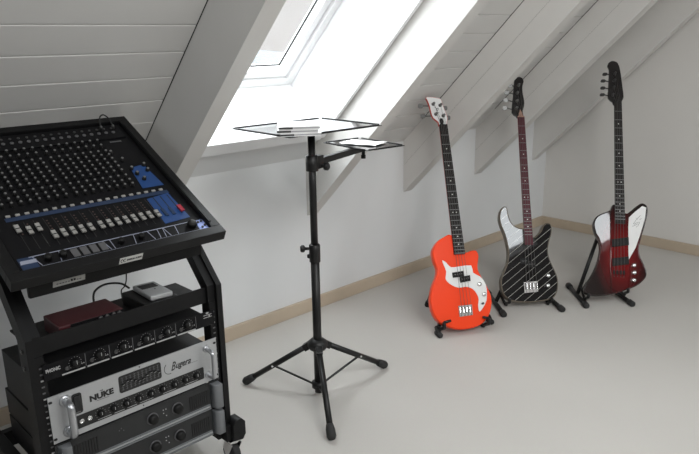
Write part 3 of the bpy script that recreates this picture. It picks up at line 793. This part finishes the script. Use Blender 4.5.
    for k, (x, y) in enumerate(d['knobs']):
        b = MB().use('chrome' if not d.get('jack') or k < 2 else 'darkmetal'); rr_ = .0095 if not d.get('jack') or k < 2 else .005
        b.lathe([(rr_, 0), (rr_, .010), (rr_ * .85, .013), (rr_ * .2, .0133)], T=Matrix.Translation((x, y, .0025)), seg=16); b.build('knob' if rr_ > .006 else 'jack', g, world=False)
    for k in range(4):
        f = .2 + .2 * k; xa = a0 + (c0 - a0) * f; xb = bx0 + (bx1 - bx0) * (.14 + .24 * k); px_, py_ = d['strpost'][k]
        b = MB().use('string'); b.tube([(px_, py_, .012), (xa, yn + .002, .0135), (xb, by1 - .012, .0155), (xb, by0 + .006, .008)], (.00095 - .0001 * k), seg=5); b.build('string', g, world=False)
    return g

GD = {
  'orange': {
    'F': ((2.295, 1.652, 0.102), (0.8542, -0.5189, -0.0324), (0.2649, 0.3809, 0.8859), (-0.4474, -0.7653, 0.4628)),
    'body': [(-0.02, 0.34), (-0.059, 0.333), (-0.091, 0.314), (-0.113, 0.287), (-0.121, 0.264), (-0.118, 0.228), (-0.108, 0.191), (-0.117, 0.156), (-0.136, 0.122), (-0.15, 0.082), (-0.156, 0.047), (-0.152, 0.006), (-0.134, -0.035), (-0.105, -0.06), (-0.061, -0.078), (-0.012, -0.084), (0.045, -0.076), (0.085, -0.056), (0.113, -0.024), (0.128, 0.016), (0.131, 0.052), (0.121, 0.088), (0.105, 0.125), (0.091, 0.156), (0.084, 0.18), (0.089, 0.21), (0.096, 0.24), (0.087, 0.264), (0.059, 0.264), (0.03, 0.262)],
    'guard': [(-0.081, 0.228), (-0.063, 0.215), (-0.045, 0.194), (-0.007, 0.195), (0.052, 0.197), (0.057, 0.164), (0.088, 0.144), (0.106, 0.119), (0.112, 0.083), (0.104, 0.036), (0.085, 0.007), (0.066, -0.011), (0.061, -0.003), (0.062, 0.021), (0.068, 0.044), (0.061, 0.07), (0.043, 0.093), (0.013, 0.103), (-0.019, 0.1), (-0.049, 0.113), (-0.071, 0.132), (-0.076, 0.148), (-0.069, 0.177), (-0.078, 0.208)],
    'pk1': [(-0.043, 0.169), (0.009, 0.174), (0.011, 0.15), (-0.042, 0.146)],
    'pk2': [(-0.011, 0.147), (0.038, 0.153), (0.038, 0.127), (-0.01, 0.122)],
    'knobs': [(0.078, 0.109), (0.094, 0.063), (0.082, 0.023)],
    'bridge': [(-0.032, 0.02), (0.032, 0.023), (0.031, -0.024), (-0.032, -0.028)],
    'head': [(-0.064, 1.007), (-0.001, 1.0), (0.011, 0.985), (0.013, 0.967), (0.029, 0.905), (0.024, 0.883), (0.017, 0.861), (-0.018, 0.862), (-0.02, 0.879), (-0.043, 0.901), (-0.051, 0.928), (-0.054, 0.958), (-0.061, 0.985)],
    'keys': [(-0.089, 0.97), (-0.083, 0.919), (0.029, 0.958), (0.038, 0.909)],
    'posts': [(-0.035, 0.969), (-0.028, 0.919), (-0.001, 0.963), (0.008, 0.911)],
    'neck': [(-0.019, 0.862), (0.022, 0.861), (0.03, 0.262), (-0.025, 0.261)],
  },
  'pbass': {
    'F': ((2.746, 1.605, 0.099), (0.7414, -0.6703, -0.0318), (0.3266, 0.319, 0.8897), (-0.5862, -0.67, 0.4554)),
    'body': [(-0.094, 0.4), (-0.087, 0.386), (-0.083, 0.36), (-0.075, 0.328), (-0.059, 0.304), (-0.036, 0.291), (-0.013, 0.286), (0.027, 0.246), (0.047, 0.256), (0.066, 0.276), (0.079, 0.302), (0.094, 0.316), (0.115, 0.314), (0.123, 0.291), (0.118, 0.257), (0.105, 0.218), (0.098, 0.172), (0.105, 0.133), (0.122, 0.088), (0.135, 0.049), (0.136, 0.01), (0.127, -0.028), (0.106, -0.054), (0.06, -0.068), (-0.004, -0.075), (-0.056, -0.074), (-0.096, -0.065), (-0.124, -0.041), (-0.135, -0.003), (-0.135, 0.035), (-0.12, 0.074), (-0.103, 0.113), (-0.094, 0.158), (-0.097, 0.204), (-0.107, 0.256), (-0.121, 0.296), (-0.129, 0.335), (-0.123, 0.373), (-0.11, 0.394)],
    'knobs': [(0.09, 0.054), (0.086, 0.006)],
    'bridge': [(-0.029, 0.023), (0.038, 0.029), (0.039, -0.022), (-0.027, -0.03)],
    'pk1': [(-0.015, 0.134), (0.034, 0.138), (0.034, 0.107), (-0.014, 0.101)],
    'head': [(-0.016, 0.86), (-0.02, 0.869), (-0.042, 0.89), (-0.031, 0.976), (-0.021, 1.06), (-0.011, 1.076), (0.005, 1.083), (0.021, 1.076), (0.027, 1.058), (0.02, 1.034), (0.018, 1.005), (0.021, 0.976), (0.024, 0.943), (0.019, 0.914), (0.012, 0.891), (0.016, 0.86)],
    'keys': [(-0.038, 1.043), (-0.058, 1.004), (-0.065, 0.963), (-0.071, 0.92)],
    'posts': [(-0.002, 1.035), (-0.011, 0.993), (-0.015, 0.949), (-0.02, 0.909)],
    'neck': [(-0.015, 0.862), (0.016, 0.862), (0.026, 0.228), (-0.014, 0.223)],
  },
  'tbird': {
    'F': ((3.085, 1.323, 0.159), (0.6369, -0.7703, -0.0317), (0.3679, 0.2675, 0.8905), (-0.6775, -0.5788, 0.4538)),
    'body': [(-0.021, 0.335), (-0.039, 0.305), (-0.071, 0.29), (-0.101, 0.273), (-0.117, 0.249), (-0.121, 0.222), (-0.112, 0.183), (-0.095, 0.151), (-0.089, 0.112), (-0.098, 0.059), (-0.114, 0.012), (-0.137, -0.034), (-0.158, -0.067), (-0.168, -0.094), (-0.162, -0.111), (-0.137, -0.123), (-0.094, -0.124), (-0.032, -0.111), (0.03, -0.088), (0.079, -0.066), (0.11, -0.039), (0.126, -0.014), (0.125, 0.018), (0.112, 0.05), (0.098, 0.082), (0.095, 0.121), (0.106, 0.173), (0.122, 0.227), (0.135, 0.28), (0.139, 0.32), (0.13, 0.339), (0.109, 0.345), (0.08, 0.325), (0.054, 0.301), (0.026, 0.289)],
    'guard': [(0.047, 0.27), (0.079, 0.302), (0.111, 0.33), (0.13, 0.323), (0.123, 0.267), (0.099, 0.186), (0.076, 0.12), (0.042, 0.058), (0.041, 0.118), (0.043, 0.223)],
    'pk1': [(-0.038, 0.156), (0.042, 0.17), (0.043, 0.131), (-0.037, 0.117)],
    'pk2': [(-0.036, 0.062), (0.041, 0.075), (0.042, 0.037), (-0.036, 0.023)],
    'bridge': [(-0.037, 0.005), (0.023, 0.014), (0.028, -0.019), (-0.034, -0.031)],
    'knobs': [(0.065, 0.032), (0.066, -0.003), (0.064, -0.04)],
    'head': [(-0.018, 0.854), (-0.023, 0.868), (-0.045, 0.889), (-0.044, 0.932), (-0.041, 0.99), (-0.039, 1.046), (-0.046, 1.062), (-0.042, 1.081), (-0.027, 1.092), (-0.009, 1.091), (0.004, 1.082), (0.013, 1.058), (0.019, 1.02), (0.026, 0.953), (0.031, 0.896), (0.02, 0.872), (0.017, 0.853)],
    'keys': [(-0.054, 1.028), (-0.063, 0.991), (-0.065, 0.952), (-0.068, 0.915)],
    'posts': [(-0.012, 1.021), (-0.015, 0.983), (-0.019, 0.945), (-0.024, 0.906)],
    'neck': [(-0.017, 0.864), (0.017, 0.865), (0.027, 0.249), (-0.021, 0.243)],
  },
}
go = bass('bass_guitar', 'orange bass guitar with white pickguard and white headstock, nearest the tripod', GD['orange']['F'], dict(
    body=GD['orange']['body'],
    bm='orange', nm='neckorange', fm='fretdark', hm='whiteplastic', hs='neckorange', neck=[(-.019, .863), (.020, .860), (.028, .25), (-.024, .25)], ext=.0, gsmooth=True,
    guard=GD['orange']['guard'],
    pickups=[GD['orange']['pk1'], GD['orange']['pk2']],
    bridge=GD['orange']['bridge'], knobs=GD['orange']['knobs'], jack=True,
    head=GD['orange']['head'],
    keys=GD['orange']['keys'], posts=GD['orange']['posts'], strpost=[GD['orange']['posts'][q] for q in (1, 0, 2, 3)], nutm='pickup'))
b = MB(); b.prism([(-.012, .868), (.004, .868), (.006, .884), (.002, .898), (-.010, .898), (-.014, .884)], .002, .004, 'pickup', bev=.0006); b.build('truss_cover', go, world=False)
b = MB()
lettering(b, 'O', .018, axes((-.026, .936, .0022), (.99, .14, 0), (-.14, .99, 0), (0, 0, 1)), 'ink', shear=.4); b.tube([(-.030, .955, .0026), (-.018, .945, .0026), (-.020, .930, .0026), (-.008, .925, .0026)], .0009, 'ink', 5)
b.build('headstock_emblem', go, world=False)

gp = bass('bass_guitar', 'black bass guitar with thin white diagonal stripes and a reddish neck, middle of the three', GD['pbass']['F'], dict(
    body=GD['pbass']['body'],
    wide=1.035, bm='stripe', sm='bindwood', nm='neckmaple', fm='fretmaroon', hm='neckblack', neck=[(-.0165, .863), (.018, .861), (.025, .215), (-.016, .215)], nutm='neckmaple',
    pickups=[[(-.040, .140), (-.004, .142), (-.004, .112), (-.040, .110)], [(-.004, .125), (.033, .127), (.033, .096), (-.004, .094)]], polem='darkmetal', ph=.006,
    bridge=GD['pbass']['bridge'], knobs=GD['pbass']['knobs'],
    head=GD['pbass']['head'],
    keys=GD['pbass']['keys'], posts=GD['pbass']['posts'], strpost=GD['pbass']['posts'][::-1], twist=.25))
b = MB(); b.prism([(-.012, .864), (.014, .864), (.008, .890), (.001, .906), (-.006, .890)], .002, .0032, 'neckmaple', bev=.0004); b.build('headstock_face', gp, world=False, label='pale wooden wedge above the nut')

gt = bass('bass_guitar', 'dark red sunburst bass guitar with angular body and black headstock, furthest right', GD['tbird']['F'], dict(
    body=GD['tbird']['body'],
    block=[(-.042, .300), (.046, .288), (.046, -.080), (-.042, -.105)],
    bm='burst', nm='neckblack', fm='fretdark', hm='neckblack', neck=[(-.0175, .865), (.0185, .864), (.027, .235), (-.021, .235)], nutm='pickup', ext=.0, tm='darkmetal',
    guard=GD['tbird']['guard'], gsmooth=False,
    glogo=[[(.066, .238), (.078, .255), (.092, .272), (.104, .284)], [(.070, .236), (.086, .246), (.098, .250), (.090, .232), (.080, .222)], [(.062, .226), (.076, .232), (.088, .240)], [(.088, .262), (.080, .268)], [(.096, .262), (.108, .266)]],
    pickups=[GD['tbird']['pk1'], GD['tbird']['pk2']], polem='pickup', ph=.011,
    bridge=GD['tbird']['bridge'], brm='pickup', knobs=GD['tbird']['knobs'],
    head=GD['tbird']['head'],
    keys=GD['tbird']['keys'], posts=GD['tbird']['posts'], strpost=GD['tbird']['posts'][::-1], twist=1.2))

# ------------------------------------------------------------------ guitar stands
def foot_tube(b, a, c, r=.011):
    a, c = Vector(a), Vector(c); b.tube([a, c], r, 'blackwood', 10)
def rubber(name, parent, p, e, r=.0155):
    b = MB().use('rubber'); p, e = Vector(p), Vector(e).normalized()
    b.tube([p - e * .03, p - e * .024, p + e * .006, p + e * .012], [r * .8, r, r, r * .6], seg=10); b.build(name, parent)
def a_stand(label, apex, sides, low, name='guitar_stand'):
    # sides: (back foot, front foot, joint fraction, hook tip)
    c = Vector(apex); st = thing(name, label, 'guitar stand', (c.x, c.y, 0), 'floor stands under the bass guitars')
    for back, front, frac, hook in sides:
        back, front = Vector(back), Vector(front)
        b = MB(); foot_tube(b, back, front); leg = b.build('foot_bar', st)
        e = front - back
        rubber('rubber_end', leg, front, e); rubber('rubber_end', leg, back, -e)
        j = back.lerp(front, frac); b = MB().use('blackwood'); b.tube([j, c], .0095, seg=10); up = b.build('upright', st)
        s0 = j.lerp(c, .16); b = MB().use('blackwood')
        b.tube(smooth_path([s0] + hook, 4), .0068, seg=9); b.build('cradle_arm', up)
    b = MB().use('rubber'); b.tube([c - Vector((0, 0, .02)), c + Vector((0, 0, .02))], .016, seg=12); b.build('apex_joint', st)
    return st
def gpt(F, x, y, z):
    O, r, up, n = (Vector(v) for v in F); return O + r * x + up * y + n * z
def low_edge(key, x, w=.014):
    B = smooth_loop(GD[key]['body'], 3); return min(y for bx, y in B if abs(bx - x) < w)
def hook(key, x, rise=.012, r=.0068):
    F = GD[key]['F']; ye = low_edge(key, x) - r - .0035
    return [gpt(F, x, ye - .004, -.062), gpt(F, x, ye, -.035), gpt(F, x, ye, .004), gpt(F, x, ye + .004, .0115), gpt(F, x, ye + r + rise, .0145)]
def stand_for(label, key, feet, hx, apex):
    (bl, fl, br, fr) = feet
    return a_stand(label, gpt(GD[key]['F'], *apex), [(bl, fl, .50, hook(key, hx[0])), (br, fr, .40, hook(key, hx[1]))], None)
stand_for('black tubular floor stand holding the dark red sunburst bass', 'tbird', [(3.105, 1.590, .0125), (2.915, 1.396, .0125), (3.235, 1.440, .0125), (3.085, 1.248, .0125)], (-.150, .035), (-.075, .20, -.075))
stand_for('black tubular floor stand holding the striped black bass', 'pbass', [(2.735, 1.835, .0125), (2.552, 1.620, .0125), (2.950, 1.665, .0125), (2.794, 1.455, .0125)], (-.105, .100), (0, .22, -.075))

so = thing('guitar_stand', 'small black folding floor stand holding the orange bass', 'guitar stand', (2.33, 1.75, 0), 'floor stands under the bass guitars')
FO = GD['orange']['F']
for hx, front, rear in ((-.112, (2.165, 1.690, .0125), (2.400, 1.955, .0125)), (.098, (2.440, 1.612, .0125), (2.610, 1.800, .0125))):
    front, rear = Vector(front), Vector(rear); H_ = hook('orange', hx, rise=.016, r=.008); knee = gpt(FO, hx * .9, -.045, -.075); top = gpt(FO, hx * .8, .16, -.070)
    b = MB().use('blackwood'); b.tube(smooth_path([top, knee, front + Vector((.012, .030, .022)), front], 4), .0085, seg=10); leg = b.build('front_leg', so); rubber('rubber_end', leg, front, Vector((-.3, -1, -.15)), .0125)
    b = MB().use('blackwood'); b.tube([top, rear], .0085, seg=10); lg = b.build('rear_leg', so); rubber('rubber_end', lg, rear, rear - top, .0125)
    b = MB().use('blackwood'); b.tube(smooth_path([knee] + H_, 4), .008, seg=9); e = H_[-1]
    b.tube([e, gpt(FO, hx * .72, low_edge('orange', hx) + .018, .0165)], .006, seg=8); b.build('cradle_arm', so)
b = MB().use('blackwood'); b.tube([gpt(FO, -.0896, .16, -.070), gpt(FO, .0784, .16, -.070)], .0085, seg=10); b.build('crossbar', so)

# ------------------------------------------------------------------ light and sky
w = bpy.data.worlds.new('sky'); scene.world = w; w.use_nodes = True; nt = w.node_tree; nt.nodes.clear()
out = nt.nodes.new('ShaderNodeOutputWorld'); bg = nt.nodes.new('ShaderNodeBackground')
tc = nt.nodes.new('ShaderNodeTexCoord'); sp = nt.nodes.new('ShaderNodeSeparateXYZ'); nt.links.new(tc.outputs['Generated'], sp.inputs[0])
mr = nt.nodes.new('ShaderNodeMapRange'); mr.interpolation_type = 'SMOOTHSTEP'
mr.inputs['From Min'].default_value = .10; mr.inputs['From Max'].default_value = .42; mr.inputs['To Min'].default_value = .80; mr.inputs['To Max'].default_value = 11.0
nt.links.new(sp.outputs['Z'], mr.inputs['Value']); nt.links.new(mr.outputs[0], bg.inputs['Strength'])
cr = nt.nodes.new('ShaderNodeValToRGB'); cr.color_ramp.elements[0].color = (1.0, .955, .94, 1); cr.color_ramp.elements[1].color = (.95, .98, 1.0, 1); cr.color_ramp.elements[1].position = .45
nt.links.new(sp.outputs['Z'], cr.inputs[0]); nt.links.new(cr.outputs[0], bg.inputs['Color']); nt.links.new(bg.outputs[0], out.inputs[0])

def portal(F, x0, x1, t0, t1, m):
    l = bpy.data.lights.new('sky_portal', 'AREA'); l.shape = 'RECTANGLE'; l.size = x1 - x0; l.size_y = t1 - t0; l.cycles.is_portal = True
    o = bpy.data.objects.new('sky_portal', l); COL.objects.link(o)
    X = F.to_3x3() @ Vector((1, 0, 0)); N_ = F.to_3x3() @ Vector((0, 0, 1)); Y = N_.cross(X)
    o.matrix_world = axes(F @ Vector(((x0 + x1) / 2, (t0 + t1) / 2, m)), X, Y, N_)
portal(SL, WX0, WX1, WT0, WT1, .90); portal(SO, ax0, ax1, at0, at1, MBRD + .28); portal(SO, bx0, bx1, bt0, bt1, MBRD + .28)
def area(loc, target, sx, sy, power, col):
    l = bpy.data.lights.new('room_fill', 'AREA'); l.shape = 'RECTANGLE'; l.size = sx; l.size_y = sy; l.energy = power; l.color = col
    o = bpy.data.objects.new('room_fill', l); COL.objects.link(o); o.location = loc
    o.rotation_euler = (Vector(target) - Vector(loc)).to_track_quat('-Z', 'Y').to_euler()

area((.7, -.75, 2.1), (4.0, .8, .7), 1.2, .9, 60, (1.0, .985, .965))
area((-1.1, .9, 1.7), (.75, 2.34, .5), .8, .6, 6, (.90, .96, 1.0))

# ------------------------------------------------------------------ camera
cam = bpy.data.cameras.new('camera'); co = bpy.data.objects.new('camera', cam); COL.objects.link(co)
R_, U_, F_ = (.717112, -.696780, -.015727), (.198559, .182619, .962925), (.668075, .693648, -.269310)
co.matrix_world = axes((0, 0, 1.27), R_, U_, [-v for v in F_])
cam.sensor_width = 36; cam.lens = 676.924 / 699 * 36; cam.clip_start = .02; cam.clip_end = 500
scene.camera = co
scene.view_settings.view_transform = 'Standard'; scene.view_settings.look = 'None'; scene.view_settings.exposure = 0.0
try: scene.cycles.use_denoising = True
except Exception: pass
scene.cycles.max_bounces = 10; scene.cycles.diffuse_bounces = 6; scene.cycles.transparent_max_bounces = 12
scene.cycles.sample_clamp_indirect = 12
